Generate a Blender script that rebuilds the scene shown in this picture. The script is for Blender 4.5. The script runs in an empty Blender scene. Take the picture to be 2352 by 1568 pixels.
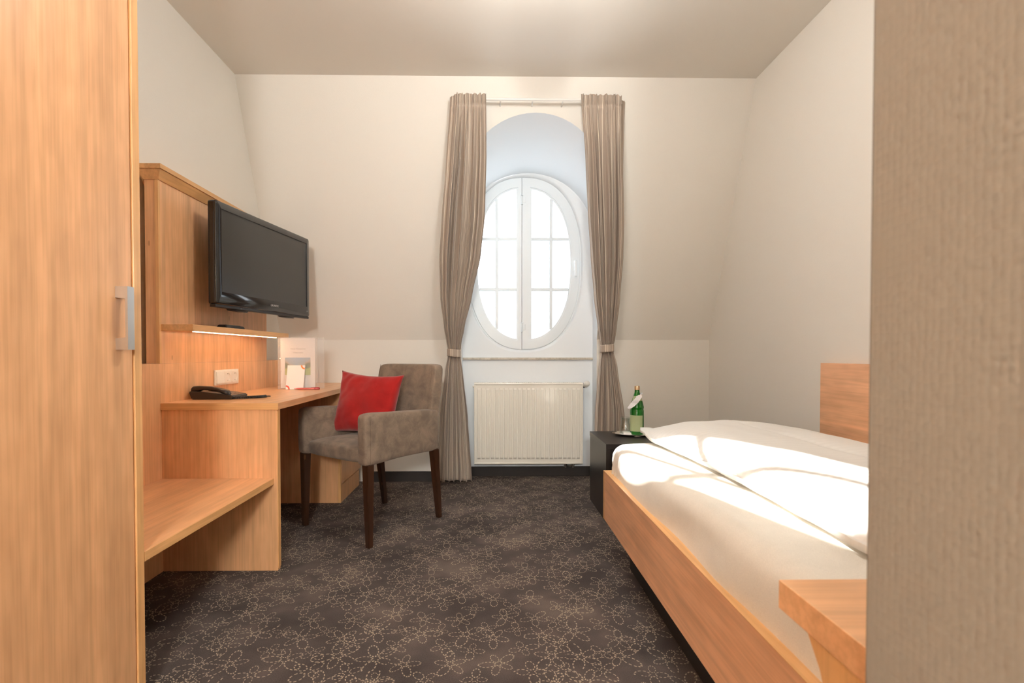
import bpy, bmesh, math, random
from mathutils import Vector, Matrix, noise
random.seed(7)
S = bpy.context.scene
COL = S.collection
PI = math.pi
R = math.radians

# ------------------------------------------------------------------ camera
cam = bpy.data.cameras.new('camera')
cam_o = bpy.data.objects.new('camera', cam); COL.objects.link(cam_o)
cam.sensor_width = 36.0
cam.lens = 1140.0 / 2352.0 * 36.0
cam.shift_x = (1176 - 1147) / 2352.0
cam.shift_y = (832 - 784) / 2352.0
cam.clip_start = 0.02
cam_o.location = (0, 0, 0.92)
cam_o.rotation_euler = (R(90 - 1.0), 0, R(-0.85))
cam.dof.use_dof = True
cam.dof.focus_distance = 2.7
cam.dof.aperture_fstop = 5.6
S.camera = cam_o

# ------------------------------------------------------------------ view + world + sun
S.view_settings.view_transform = 'Standard'
S.view_settings.look = 'None'
S.view_settings.gamma = 1
S.view_settings.use_curve_mapping = False
S.view_settings.exposure = 0.04
W = bpy.data.worlds.new('sky'); S.world = W; W.use_nodes = True
bg = W.node_tree.nodes['Background']
bg.inputs[0].default_value = (0.90, 0.95, 1.0, 1)
bg.inputs[1].default_value = 4.7
sun = bpy.data.lights.new('sun', 'SUN'); sun.energy = 26; sun.angle = R(0.53); sun.color = (1.0, 0.97, 0.92)
sun_o = bpy.data.objects.new('sun', sun); COL.objects.link(sun_o)
SUN_AZ, SUN_EL = 16.2, 20.8
d = Vector((math.sin(R(SUN_AZ)) * math.cos(R(SUN_EL)), -math.cos(R(SUN_AZ)) * math.cos(R(SUN_EL)), -math.sin(R(SUN_EL))))
sun_o.rotation_euler = d.to_track_quat('-Z', 'Y').to_euler()
sun_o.location = (-1.5, 8, 5)
S.cycles.max_bounces = 7; S.cycles.diffuse_bounces = 5; S.cycles.glossy_bounces = 3
S.cycles.transmission_bounces = 5; S.cycles.transparent_max_bounces = 10
S.cycles.adaptive_threshold = 0.02
S.cycles.use_light_tree = False
LAMP = 46.0          # strength of the bedroom lamp's glass; the added fill lamps scale it
LED = 20.0

# ------------------------------------------------------------------ materials
MATS = {}
def mat(name, col, rough=.5, metal=0, spec=.5, coat=0, **kw):
    if name in MATS: return MATS[name]
    m = bpy.data.materials.new(name); m.use_nodes = True
    b = m.node_tree.nodes['Principled BSDF']
    b.inputs['Base Color'].default_value = (*col, 1)
    b.inputs['Roughness'].default_value = rough
    b.inputs['Metallic'].default_value = metal
    b.inputs['Specular IOR Level'].default_value = spec
    b.inputs['Coat Weight'].default_value = coat
    for k, v in kw.items(): b.inputs[k.replace('_', ' ')].default_value = v
    MATS[name] = m
    return m
def N(m, t, **props):
    n = m.node_tree.nodes.new(t)
    for k, v in props.items(): setattr(n, k, v)
    return n
def L(m, a, b): m.node_tree.links.new(a, b)
def BS(m): return m.node_tree.nodes['Principled BSDF']
def mapped(m, scale, coord='Object', loc=(0, 0, 0), rot=(0, 0, 0)):
    tc = N(m, 'ShaderNodeTexCoord'); mp = N(m, 'ShaderNodeMapping')
    mp.inputs['Scale'].default_value = scale; mp.inputs['Location'].default_value = loc
    mp.inputs['Rotation'].default_value = rot
    L(m, tc.outputs[coord], mp.inputs[0]); return mp.outputs[0]
def nz(m, vec, scale, detail=4, rough=.55, dist=0):
    n = N(m, 'ShaderNodeTexNoise'); n.inputs['Scale'].default_value = scale
    n.inputs['Detail'].default_value = detail; n.inputs['Roughness'].default_value = rough
    n.inputs['Distortion'].default_value = dist
    L(m, vec, n.inputs['Vector']); return n.outputs['Fac']
def ramp(m, fac, stops):
    r = N(m, 'ShaderNodeValToRGB'); e = r.color_ramp.elements
    while len(e) < len(stops): e.new(.5)
    for i, (p, c) in enumerate(stops): e[i].position = p; e[i].color = (*c, 1)
    L(m, fac, r.inputs[0]); return r.outputs[0]
def mth(m, op, a, b=None, c=None):
    n = N(m, 'ShaderNodeMath', operation=op)
    for i, v in enumerate((a, b, c)):
        if v is None: continue
        if isinstance(v, (int, float)): n.inputs[i].default_value = v
        else: L(m, v, n.inputs[i])
    return n.outputs[0]
def mix(m, fac, a, b, mode='MIX'):
    n = N(m, 'ShaderNodeMix', data_type='RGBA', blend_type=mode)
    if isinstance(fac, (int, float)): n.inputs[0].default_value = fac
    else: L(m, fac, n.inputs[0])
    for i, v in ((6, a), (7, b)):
        if isinstance(v, tuple): n.inputs[i].default_value = (*v, 1)
        else: L(m, v, n.inputs[i])
    return n.outputs[2]
def bump(m, h, strength, dist=.001):
    b = N(m, 'ShaderNodeBump'); b.inputs['Strength'].default_value = strength
    b.inputs['Distance'].default_value = dist
    L(m, h, b.inputs['Height']); L(m, b.outputs[0], BS(m).inputs['Normal'])

def wood(name, axis, base=(.82, .455, .23), rough=.32, contrast=1.0, coat=.12):
    """cherry-coloured laminate; axis = grain direction"""
    if name in MATS: return MATS[name]
    m = mat(name, base, rough, coat=coat); BS(m).inputs['Coat Roughness'].default_value = .22
    s = [13, 13, 13]; s[axis] = .7
    v = mapped(m, tuple(s))
    a = nz(m, v, 1.2, 2, .6, .6)
    s2 = [70, 70, 70]; s2[axis] = 2.2
    b = nz(m, mapped(m, tuple(s2)), 1.5, 2, .65)
    s3 = [14, 14, 14]; s3[axis] = 5
    c = nz(m, mapped(m, tuple(s3)), 2.0, 1, .5)
    dk = tuple(x * (1 - .16 * contrast) for x in base); lt = tuple(min(1, x * (1 + .08 * contrast)) for x in base)
    col = ramp(m, a, [(.32, dk), (.55, base), (.72, lt)])
    col = mix(m, .5, col, ramp(m, b, [(.35, (.80, .76, .70)), (.6, (1.04, 1.04, 1.04))]), 'MULTIPLY')
    col = mix(m, .35, col, ramp(m, c, [(.35, (.84, .80, .76)), (.62, (1.08, 1.08, 1.08))]), 'MULTIPLY')
    # the odd pin knot
    vk = N(m, 'ShaderNodeTexVoronoi', feature='F1'); s4 = [9, 9, 9]; s4[axis] = 3.2
    vk.inputs['Scale'].default_value = 1.0
    L(m, mapped(m, tuple(s4)), vk.inputs['Vector'])
    k = mth(m, 'LESS_THAN', vk.outputs['Distance'], .045)
    col = mix(m, mth(m, 'MULTIPLY', k, .45), col, (.25, .11, .04))
    L(m, col, BS(m).inputs['Base Color'])
    return m
WV = wood('cherry_laminate_upright', 2)
WY = wood('cherry_laminate_lengthwise', 1)
WX = wood('cherry_laminate_crosswise', 0)
WE = wood('cherry_edge_band_upright', 2, base=(.80, .45, .19), contrast=.8)
WEY = wood('cherry_edge_band_lengthwise', 1, base=(.80, .45, .19), contrast=.8)
WEX = wood('cherry_edge_band_crosswise', 0, base=(.80, .45, .19), contrast=.8)
WBED = wood('bed_laminate', 1, base=(.88, .49, .28))
WLEG = wood('dark_stained_beech', 2, base=(.045, .018, .008), rough=.3, contrast=1.5)

def wallpaper(name, col, scale=190, strength=.25, dist=.0012, woven=False):
    m = mat(name, col, .75, spec=.25)
    v = mapped(m, (scale, scale, scale * .8))
    if not woven:
        bump(m, nz(m, v, 1.6, 0), strength, dist); return m
    vo = N(m, 'ShaderNodeTexVoronoi', feature='F1')
    vo.inputs['Randomness'].default_value = .35; vo.inputs['Scale'].default_value = 1.0
    L(m, v, vo.inputs['Vector'])
    bump(m, mth(m, 'MULTIPLY', mth(m, 'MULTIPLY', vo.outputs['Distance'], vo.outputs['Distance']), -1.4), strength, dist)
    return m
WALL = wallpaper('cream_woven_wallpaper', (.83, .80, .74))
WALLN = wallpaper('shaded_woven_wallpaper', (.285, .25, .205), scale=150, strength=.22, dist=.0018, woven=True)  # near partition's wallpaper, its shade put into a darker base colour
CEIL = wallpaper('cream_ceiling_paint', (.83, .79, .725), scale=260, strength=.1)
NICHE = mat('white_reveal_paint', (.83, .87, .90), .6)
FRAMEW = mat('white_window_lacquer', (.80, .85, .88), .35)
STONE = mat('beige_sill_stone', (.52, .47, .39), .4)
L(STONE, ramp(STONE, nz(STONE, mapped(STONE, (60, 60, 60)), 1, 4), [(.35, (.40, .36, .29)), (.6, (.58, .53, .45))]), BS(STONE).inputs['Base Color'])
SKIRT = mat('dark_carpet_skirting', (.035, .03, .028), .9)
bump(SKIRT, nz(SKIRT, mapped(SKIRT, (400, 400, 400)), 1, 2), .5)
BLACKW = mat('black_brown_veneer', (.018, .015, .014), .32)
bump(BLACKW, nz(BLACKW, mapped(BLACKW, (5, 200, 200)), 1, 3), .15)
PLINTH = mat('black_plinth', (.02, .018, .018), .5)
BLKGLOSS = mat('gloss_black_plastic', (.008, .008, .009), .08, coat=.5)
BLKSATIN = mat('satin_black_plastic', (.012, .012, .013), .32)
SCREEN = mat('dark_screen', (.022, .021, .019), .30, spec=.8)
BLKPH = mat('brown_black_phone_plastic', (.028, .022, .018), .28)
STEEL = mat('brushed_steel', (.62, .60, .57), .28, metal=1)
CHROME = mat('chrome', (.8, .8, .8), .08, metal=1)
ALU = mat('satin_aluminium', (.72, .72, .72), .3, metal=1)
ENAMEL = mat('white_radiator_enamel', (.88, .85, .77), .18, coat=.4)
WPLAST = mat('white_plastic', (.85, .82, .76), .35)
PAPER = mat('white_paper', (.86, .84, .82), .7)
ORANGE = mat('orange_print', (.85, .20, .04), .6)
REDP = mat('red_print', (.72, .09, .06), .6)
REDPEN = mat('red_pen_plastic', (.38, .02, .02), .25)
TEXTG = mat('grey_print', (.52, .50, .48), .7)
TRAYM = mat('tray_silver', (.75, .72, .66), .2, metal=1)
RADDARK = mat('dark_slot', (.03, .03, .03), .8)

def fabric(name, col, sc=500, var=.25, strength=.4, rough=.95, sheen=.3):
    m = mat(name, col, rough, spec=.15, Sheen_Weight=sheen)
    big = nz(m, mapped(m, (15, 15, 15)), 1, 5, .65, .5)
    fine = nz(m, mapped(m, (sc, sc, sc)), 1, 2)
    lo = tuple(c * (1 - var) for c in col); hi = tuple(min(1, c * (1 + var)) for c in col)
    c = ramp(m, big, [(.36, lo), (.64, hi)])
    c = mix(m, .5, c, ramp(m, fine, [(.3, (.72, .72, .72)), (.7, (1.12, 1.12, 1.12))]), 'MULTIPLY')
    L(m, c, BS(m).inputs['Base Color']); bump(m, fine, strength, .0008)
    return m
CHAIRF = fabric('taupe_chenille', (.215, .160, .118), 420, .22, .6, .95, .12)
REDF = fabric('red_cotton', (.33, .012, .011), 700, .10, .5)
SHEET = fabric('cream_fitted_sheet', (.85, .81, .73), 900, .02, .12, .8, .1)
DUVET = mat('white_damask', (.87, .84, .78), .55, spec=.3, Sheen_Weight=.1)
_w = N(DUVET, 'ShaderNodeTexWave', wave_type='BANDS', bands_direction='Y'); _w.inputs['Scale'].default_value = 9
L(DUVET, mapped(DUVET, (1, 1, 1)), _w.inputs['Vector'])
_s = ramp(DUVET, _w.outputs['Fac'], [(.45, (.35, .35, .35)), (.55, (.6, .6, .6))])
L(DUVET, _s, BS(DUVET).inputs['Roughness'])
_c = ramp(DUVET, _w.outputs['Fac'], [(.45, (.855, .845, .81)), (.55, (.89, .88, .85))])
L(DUVET, _c, BS(DUVET).inputs['Base Color'])

def curtain_mat():
    m = mat('striped_taupe_curtain', (.33, .26, .20), .7, spec=.3, Sheen_Weight=.2)
    uv = N(m, 'ShaderNodeUVMap'); uv.uv_map = 'UVMap'
    sp = N(m, 'ShaderNodeSeparateXYZ'); L(m, uv.outputs[0], sp.inputs[0])
    f = mth(m, 'FRACT', mth(m, 'MULTIPLY', sp.outputs[0], 10.0))
    def line(p, w): return mth(m, 'LESS_THAN', mth(m, 'ABSOLUTE', mth(m, 'SUBTRACT', f, p)), w)
    s = mth(m, 'ADD', line(.2, .032), mth(m, 'ADD', line(.34, .02), line(.74, .03)))
    c = mix(m, mth(m, 'MINIMUM', s, .9), (.385, .31, .25), (.72, .63, .52))
    L(m, c, BS(m).inputs['Base Color'])
    return m
CURT = curtain_mat()

def carpet():
    m = mat('patterned_carpet', (.07, .055, .05), .95, spec=.1)
    tc = N(m, 'ShaderNodeTexCoord')
    pos = tc.outputs['Object']
    # a little hand-drawn wobble
    wob = N(m, 'ShaderNodeTexNoise'); wob.inputs['Scale'].default_value = 9; wob.inputs['Detail'].default_value = 1
    L(m, pos, wob.inputs['Vector'])
    wv = N(m, 'ShaderNodeVectorMath', operation='MULTIPLY_ADD')
    L(m, wob.outputs['Color'], wv.inputs[0]); wv.inputs[1].default_value = (.014, .014, 0); L(m, pos, wv.inputs[2])
    P = wv.outputs[0]
    masks = []
    for (sc, rnd, off, n, u0, A, B, dash) in ((7.6, .5, (0, 0, 0), 5, .041, .029, .0155, 12), (7.6, .5, (.066, .070, .0), 4, .031, .021, .0135, 9)):
        ad = N(m, 'ShaderNodeVectorMath', operation='ADD'); L(m, P, ad.inputs[0]); ad.inputs[1].default_value = off
        vo = N(m, 'ShaderNodeTexVoronoi', feature='F1', voronoi_dimensions='2D'); vo.inputs['Scale'].default_value = sc
        vo.inputs['Randomness'].default_value = rnd
        L(m, ad.outputs[0], vo.inputs['Vector'])
        sub = N(m, 'ShaderNodeVectorMath', operation='SUBTRACT'); L(m, ad.outputs[0], sub.inputs[0]); L(m, vo.outputs['Position'], sub.inputs[1])
        s = N(m, 'ShaderNodeSeparateXYZ'); L(m, sub.outputs[0], s.inputs[0])
        cs = N(m, 'ShaderNodeSeparateColor'); L(m, vo.outputs['Color'], cs.inputs[0])
        ang = mth(m, 'ADD', mth(m, 'ARCTAN2', s.outputs[1], s.outputs[0]), mth(m, 'MULTIPLY', cs.outputs[0], 6.283))
        rad = mth(m, 'SQRT', mth(m, 'ADD', mth(m, 'MULTIPLY', s.outputs[0], s.outputs[0]), mth(m, 'MULTIPLY', s.outputs[1], s.outputs[1])))
        size = mth(m, 'ADD', mth(m, 'MULTIPLY', cs.outputs[1], .3), .68)
        rad = mth(m, 'DIVIDE', rad, size)
        sec = 2 * PI / n
        loc = mth(m, 'SUBTRACT', mth(m, 'FLOORED_MODULO', ang, sec), sec / 2)
        # every petal gets a length of its own
        pid = mth(m, 'SINE', mth(m, 'MULTIPLY', mth(m, 'FLOOR', mth(m, 'DIVIDE', ang, sec)), 2.4))
        rad2 = mth(m, 'MULTIPLY', rad, mth(m, 'ADD', mth(m, 'MULTIPLY', pid, .16), 1.0))
        u = mth(m, 'DIVIDE', mth(m, 'SUBTRACT', mth(m, 'MULTIPLY', rad2, mth(m, 'COSINE', loc)), u0), A)
        v = mth(m, 'DIVIDE', mth(m, 'MULTIPLY', rad2, mth(m, 'SINE', loc)), B)
        e = mth(m, 'SQRT', mth(m, 'ADD', mth(m, 'MULTIPLY', u, u), mth(m, 'MULTIPLY', v, v)))
        ring = mth(m, 'LESS_THAN', mth(m, 'ABSOLUTE', mth(m, 'SUBTRACT', e, 1.0)), .10)
        ph = mth(m, 'SINE', mth(m, 'MULTIPLY', mth(m, 'ARCTAN2', v, u), float(dash)))
        masks.append(mth(m, 'MULTIPLY', ring, mth(m, 'GREATER_THAN', ph, -.25)))
    # winding tendrils
    tn = N(m, 'ShaderNodeTexNoise'); tn.inputs['Scale'].default_value = 4.2; tn.inputs['Detail'].default_value = 0
    L(m, P, tn.inputs['Vector'])
    tl = mth(m, 'LESS_THAN', mth(m, 'ABSOLUTE', mth(m, 'SUBTRACT', tn.outputs['Fac'], .5)), .0032)
    dv = N(m, 'ShaderNodeTexVoronoi', feature='F1', voronoi_dimensions='2D'); dv.inputs['Scale'].default_value = 150; dv.inputs['Randomness'].default_value = .5
    L(m, P, dv.inputs['Vector'])
    0 and masks.append(mth(m, 'MULTIPLY', tl, mth(m, 'LESS_THAN', dv.outputs['Distance'], .42)))
    mk = masks[0]
    for x in masks[1:]: mk = mth(m, 'MAXIMUM', mk, x)
    big = nz(m, pos, 3.2, 3, .6)
    fine = nz(m, mapped(m, (420, 420, 420)), 1, 2)
    base = ramp(m, big, [(.35, (.060, .048, .045)), (.52, (.088, .071, .066)), (.68, (.150, .118, .102))])
    base = mix(m, .7, base, ramp(m, fine, [(.3, (.6, .6, .6)), (.7, (1.35, 1.35, 1.35))]), 'MULTIPLY')
    dots = mix(m, big, (.36, .29, .21), (.52, .42, .31))
    c = mix(m, mth(m, 'MULTIPLY', mk, .85), base, dots)
    L(m, c, BS(m).inputs['Base Color']); bump(m, fine, .6, .003)
    return m
CARPET = carpet()

def thin_glass(name='window_glass', tint=(1, 1, 1), gloss=.06, rough=0.0):
    m = bpy.data.materials.new(name); m.use_nodes = True; MATS[name] = m
    nt = m.node_tree; nt.nodes.clear()
    o = N(m, 'ShaderNodeOutputMaterial'); t = N(m, 'ShaderNodeBsdfTransparent'); g = N(m, 'ShaderNodeBsdfGlossy'); x = N(m, 'ShaderNodeMixShader')
    t.inputs[0].default_value = (*tint, 1); g.inputs['Roughness'].default_value = rough
    x.inputs[0].default_value = gloss
    L(m, t.outputs[0], x.inputs[1]); L(m, g.outputs[0], x.inputs[2]); L(m, x.outputs[0], o.inputs[0])
    return m
WGLASS = thin_glass()
CLEARG = thin_glass('clear_tumbler_glass', (.93, .95, .94), .14, .02)
FILMG = None
def film():
    m = bpy.data.materials.new('frosted_clear_film'); m.use_nodes = True
    nt = m.node_tree; nt.nodes.clear()
    o = N(m, 'ShaderNodeOutputMaterial'); t = N(m, 'ShaderNodeBsdfTransparent'); g = N(m, 'ShaderNodeBsdfPrincipled'); x = N(m, 'ShaderNodeMixShader')
    g.inputs['Base Color'].default_value = (.82, .78, .74, 1); g.inputs['Roughness'].default_value = .2
    x.inputs[0].default_value = .16
    L(m, t.outputs[0], x.inputs[1]); L(m, g.outputs[0], x.inputs[2]); L(m, x.outputs[0], o.inputs[0])
    return m
FILM = film()
BOTG = mat('green_bottle_glass', (.01, .20, .015), .04, spec=.6)
BS(BOTG).inputs['Transmission Weight'].default_value = .35
BS(BOTG).inputs['Emission Strength'].default_value = 0
LABG = mat('pale_green_label', (.42, .50, .28), .5)
GOLD = mat('brass_cap', (.70, .52, .33), .3, metal=.8)
def emis(name, col, st):
    m = bpy.data.materials.new(name); m.use_nodes = True
    b = BS(m); b.inputs['Base Color'].default_value = (.8, .8, .8, 1)
    b.inputs['Emission Color'].default_value = (*col, 1); b.inputs['Emission Strength'].default_value = st
    return m
LAMPG = emis('lit_lamp_glass', (1.0, .985, .945), LAMP)
FILLG2 = emis('lit_passage_fill_glass', (1.0, .985, .945), LAMP * 0.6)
FILLG3 = emis('lit_wall_fill_glass', (1.0, .985, .945), LAMP * 4.7)
LEDM = emis('lit_led_strip', (1.0, .66, .36), LED)

# ------------------------------------------------------------------ mesh helpers
def new(): return bmesh.new()
def box(bm, x0, x1, y0, y1, z0, z1, bev=0, seg=2):
    vs = [bm.verts.new((x, y, z)) for x in (x0, x1) for y in (y0, y1) for z in (z0, z1)]
    q = [(0, 1, 3, 2), (4, 6, 7, 5), (0, 4, 5, 1), (2, 3, 7, 6), (0, 2, 6, 4), (1, 5, 7, 3)]
    fs = [bm.faces.new([vs[i] for i in f]) for f in q]
    if bev:
        es = list({e for f in fs for e in f.edges})
        bmesh.ops.bevel(bm, geom=es, offset=bev, segments=seg, affect='EDGES', profile=.5)
    return bm
def B(*a, **k): return box(new(), *a, **k)
def prism(bm, pts, axis, a0, a1, bev=0):
    """polygon pts in the two other axes, extruded along axis from a0 to a1"""
    def co(p, t):
        return {0: (t, p[0], p[1]), 1: (p[0], t, p[1]), 2: (p[0], p[1], t)}[axis]
    lo = [bm.verts.new(co(p, a0)) for p in pts]; hi = [bm.verts.new(co(p, a1)) for p in pts]
    n = len(pts)
    fs = [bm.faces.new(lo), bm.faces.new(hi[::-1])]
    for i in range(n): fs.append(bm.faces.new((lo[i], hi[i], hi[(i + 1) % n], lo[(i + 1) % n])))
    if bev:
        es = list({e for f in fs for e in f.edges})
        bmesh.ops.bevel(bm, geom=es, offset=bev, segments=2, affect='EDGES')
    bmesh.ops.recalc_face_normals(bm, faces=bm.faces)
    return bm
def grid(bm, P, closed_u=False, uv=None):
    """P[i][j] rows of points"""
    V = [[bm.verts.new(p) for p in row] for row in P]
    uvl = bm.loops.layers.uv.new('UVMap') if uv else None
    n = len(V); mlen = len(V[0])
    for i in range(n if closed_u else n - 1):
        for j in range(mlen - 1):
            a = [(i, j), ((i + 1) % n, j), ((i + 1) % n, j + 1), (i, j + 1)]
            f = bm.faces.new([V[x][y] for x, y in a])
            if uvl:
                for l, (x, y) in zip(f.loops, a): l[uvl].uv = uv[x][y]
    return bm
def lathe(bm, prof, cx=0, cy=0, n=32, sx=1, sy=1):
    rows = []
    for k in range(n):
        a = 2 * PI * k / n
        rows.append([(cx + r * math.cos(a) * sx, cy + r * math.sin(a) * sy, z) for r, z in prof])
    grid(bm, rows, closed_u=True)
    bmesh.ops.remove_doubles(bm, verts=bm.verts, dist=1e-6)
    bmesh.ops.recalc_face_normals(bm, faces=bm.faces)
    return bm
def tube(bm, pts, r, n=10, cap=True):
    pts = [Vector(p) for p in pts]
    rows = []; up = Vector((0, 0, 1))
    prev = None
    for i, p in enumerate(pts):
        t = (pts[min(i + 1, len(pts) - 1)] - pts[max(i - 1, 0)]).normalized()
        if prev is None:
            a = t.cross(up)
            if a.length < .1: a = t.cross(Vector((1, 0, 0)))
        else: a = prev - t * prev.dot(t)
        a.normalize(); prev = a; b = t.cross(a)
        rr = r[i] if isinstance(r, (list, tuple)) else r
        rows.append([bm.verts.new(p + (a * math.cos(2 * PI * k / n) + b * math.sin(2 * PI * k / n)) * rr) for k in range(n)])
    for i in range(len(rows) - 1):
        for k in range(n):
            bm.faces.new((rows[i][k], rows[i][(k + 1) % n], rows[i + 1][(k + 1) % n], rows[i + 1][k]))
    if cap: bm.faces.new(rows[0][::-1]); bm.faces.new(rows[-1])
    return bm
def text_bm(txt, size, depth=.0006):
    c = bpy.data.curves.new('t', 'FONT'); c.body = txt; c.size = size; c.extrude = depth / 2
    c.align_x = 'CENTER'; c.align_y = 'CENTER'; c.resolution_u = 3
    o = bpy.data.objects.new('t', c); COL.objects.link(o)
    me = bpy.data.meshes.new_from_object(o.evaluated_get(bpy.context.evaluated_depsgraph_get()))
    bm = new(); bm.from_mesh(me)
    bpy.data.objects.remove(o); bpy.data.curves.remove(c); bpy.data.meshes.remove(me)
    return bm
def xf(bm, M): bm.transform(M); return bm

def tag(o, label=None, cat=None, group=None, kind=None):
    if label: o['label'] = label
    if cat: o['category'] = cat
    if group: o['group'] = group
    if kind: o['kind'] = kind
    return o
WORLD = {}
def thing(name, label, cat, loc=(0, 0, 0), rz=0, group=None):
    o = bpy.data.objects.new(name, None); COL.objects.link(o)
    o.location = loc; o.rotation_euler = (0, 0, rz); o.empty_display_size = .1
    WORLD[o] = Matrix.Translation(loc) @ Matrix.Rotation(rz, 4, 'Z')
    return tag(o, label, cat, group)
def obj(name, bm, m, parent=None, smooth=False, local=False, base=None, label=None):
    """bm in world coordinates (or, with local, in the thing's own)"""
    if parent is not None:
        if not local: bm.transform(WORLD[parent].inverted())
    else:
        if base is None:
            xs = [v.co for v in bm.verts]
            base = (sum((min(c[i] for c in xs), max(c[i] for c in xs))) / 2 if i < 2 else min(c[2] for c in xs) for i in range(3))
        base = Vector(tuple(base)); bm.transform(Matrix.Translation(-base))
    me = bpy.data.meshes.new(name); bm.to_mesh(me); bm.free()
    if isinstance(m, (list, tuple)):
        for x in m: me.materials.append(x)
    else: me.materials.append(m)
    if smooth:
        for p in me.polygons: p.use_smooth = True
        if smooth != 'all':
            try: me.set_sharp_from_angle(angle=R(smooth if smooth is not True else 40))
            except Exception: pass
    o = bpy.data.objects.new(name, me); COL.objects.link(o)
    if parent is not None:
        o.parent = parent; WORLD[o] = WORLD[parent]
    else:
        o.location = base; WORLD[o] = Matrix.Translation(base)
    if label: o['label'] = label
    return o
def struct(name, bm, m, parent=None, **k):
    o = obj(name, bm, m, parent, **k)
    if parent is None: o['kind'] = 'structure'
    return o

# ------------------------------------------------------------------ room shell
XL, XR, YB, ZC = -1.510, 1.575, 3.580, 2.560
ZK, YC = 1.020, 2.965            # knee of the sloping wall, where it meets the ceiling
YN = 3.728                       # back of the window recess
NX0, NX1 = -0.220, 0.757
NCX = (NX0 + NX1) / 2; NR = (NX1 - NX0) / 2
YR = -1.9                        # wall behind the photographer
def slope_y(z): return YB if z <= ZK else YB - (z - ZK) * (YB - YC) / (ZC - ZK)

struct('floor', B(XL - .1, XR + .1, YR - .1, YN + .1, -.1, 0), CARPET, base=(0, 0, 0))
struct('ceiling', B(XL - .1, XR + .1, YR - .1, YC + .12, ZC, ZC + .1), CEIL)
struct('wall_left', B(XL - .12, XL, YR - .1, YB + .1, 0, ZC + .1), WALL)
struct('wall_right', B(XR, XR + .12, YR - .1, YB + .1, 0, ZC + .1), WALL)
struct('wall_rear', B(XL - .1, XR + .1, YR - .12, YR, 0, ZC + .1), WALL)
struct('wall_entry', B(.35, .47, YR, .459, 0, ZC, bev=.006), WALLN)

# back wall: upright knee walls, then the slope with the arched opening
ARC_C, ARC_R = 1.895, .488
def prof(c, rz, n=28):
    """right jamb bottom -> arch -> left jamb bottom, (x, z)"""
    pts = [(NX1, z) for z in (0, .3, .6, .9, ZK)] + [(NX1, ZK + (c - ZK) * k / 6) for k in range(1, 7)]
    pts += [(NCX + NR * math.cos(PI * k / n), c + rz * math.sin(PI * k / n)) for k in range(1, n)]
    pts += [(NX0, ZK + (c - ZK) * k / 6) for k in range(6, 0, -1)] + [(NX0, z) for z in (ZK, .9, .6, .3, 0)]
    return pts
front = [(x, slope_y(z), z) for x, z in prof(ARC_C, ARC_R)]
back = [(x, YN, z) for x, z in prof(1.80, .468)]
bm = new()
for a, b_ in ((XL, NX0), (NX1, XR)):
    vs = [bm.verts.new(p) for p in ((a, YB, 0), (b_, YB, 0), (b_, YB, ZK), (a, YB, ZK))]; bm.faces.new(vs)
arch = [p for p in front if p[2] >= ZK - 1e-6]       # right to left
for i in range(len(arch) - 1):
    p, q = arch[i], arch[i + 1]
    if abs(p[0] - q[0]) < 1e-9:
        xo = XR if p[0] > NCX else XL
        bm.faces.new([bm.verts.new(c) for c in (p, q, (xo, q[1], q[2]), (xo, p[1], p[2]))])
    else:
        bm.faces.new([bm.verts.new(c) for c in (p, q, (q[0], slope_y(ZC), ZC), (p[0], slope_y(ZC), ZC))])
for xo, xa in ((XR, NX1), (XL, NX0)):
    bm.faces.new([bm.verts.new(c) for c in ((xa, slope_y(ARC_C), ARC_C), (xo, slope_y(ARC_C), ARC_C), (xo, slope_y(ZC), ZC), (xa, slope_y(ZC), ZC))])
bmesh.ops.remove_doubles(bm, verts=bm.verts, dist=1e-5)
struct('wall_back', bm, WALL, base=(0, YB, 0))

# recess: jambs + soffit
bm = new(); rows = []
for i, (a, b_) in enumerate(zip(front, back)):
    rows.append([tuple(a[k] + (b_[k] - a[k]) * t for k in range(3)) for t in (0, .25, .5, .75, 1)])
grid(bm, rows)
NIC = struct('wall_window_recess', bm, NICHE, smooth=50, base=(NCX, YB, 0))
NIC['label'] = 'white plastered recess around the oval window'
OX, OZ = .2415, 1.5950
OA, OB = .448, .668
SE = 2.35                        # the oval is a little fuller than an ellipse
def se(c): return math.copysign(abs(c) ** (2 / SE), c)
# back of the recess with the oval hole
poly = [(x, z) for x, z in prof(1.80, .468)]
def hit(cx, cz, dx, dz):
    best = None
    n = len(poly)
    for i in range(n):
        (x1, z1), (x2, z2) = poly[i], poly[(i + 1) % n]
        ex, ez = x2 - x1, z2 - z1
        det = dx * -ez + ex * dz
        if abs(det) < 1e-12: continue
        t = ((x1 - cx) * -ez + ex * (z1 - cz)) / det
        s = (dx * (z1 - cz) - dz * (x1 - cx)) / det
        if t > 1e-6 and -1e-6 <= s <= 1 + 1e-6 and (best is None or t < best): best = t
    return (cx + dx * best, cz + dz * best)
NA = 128
angs = [2 * PI * k / NA for k in range(NA)]
for cx_, cz_ in ((NX0, 0), (NX1, 0)):                 # snap two rays to the bottom corners
    a = math.atan2(cz_ - OZ, cx_ - OX) % (2 * PI)
    k = min(range(NA), key=lambda i: abs(angs[i] - a)); angs[k] = a
bm = new(); rows = []
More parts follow.
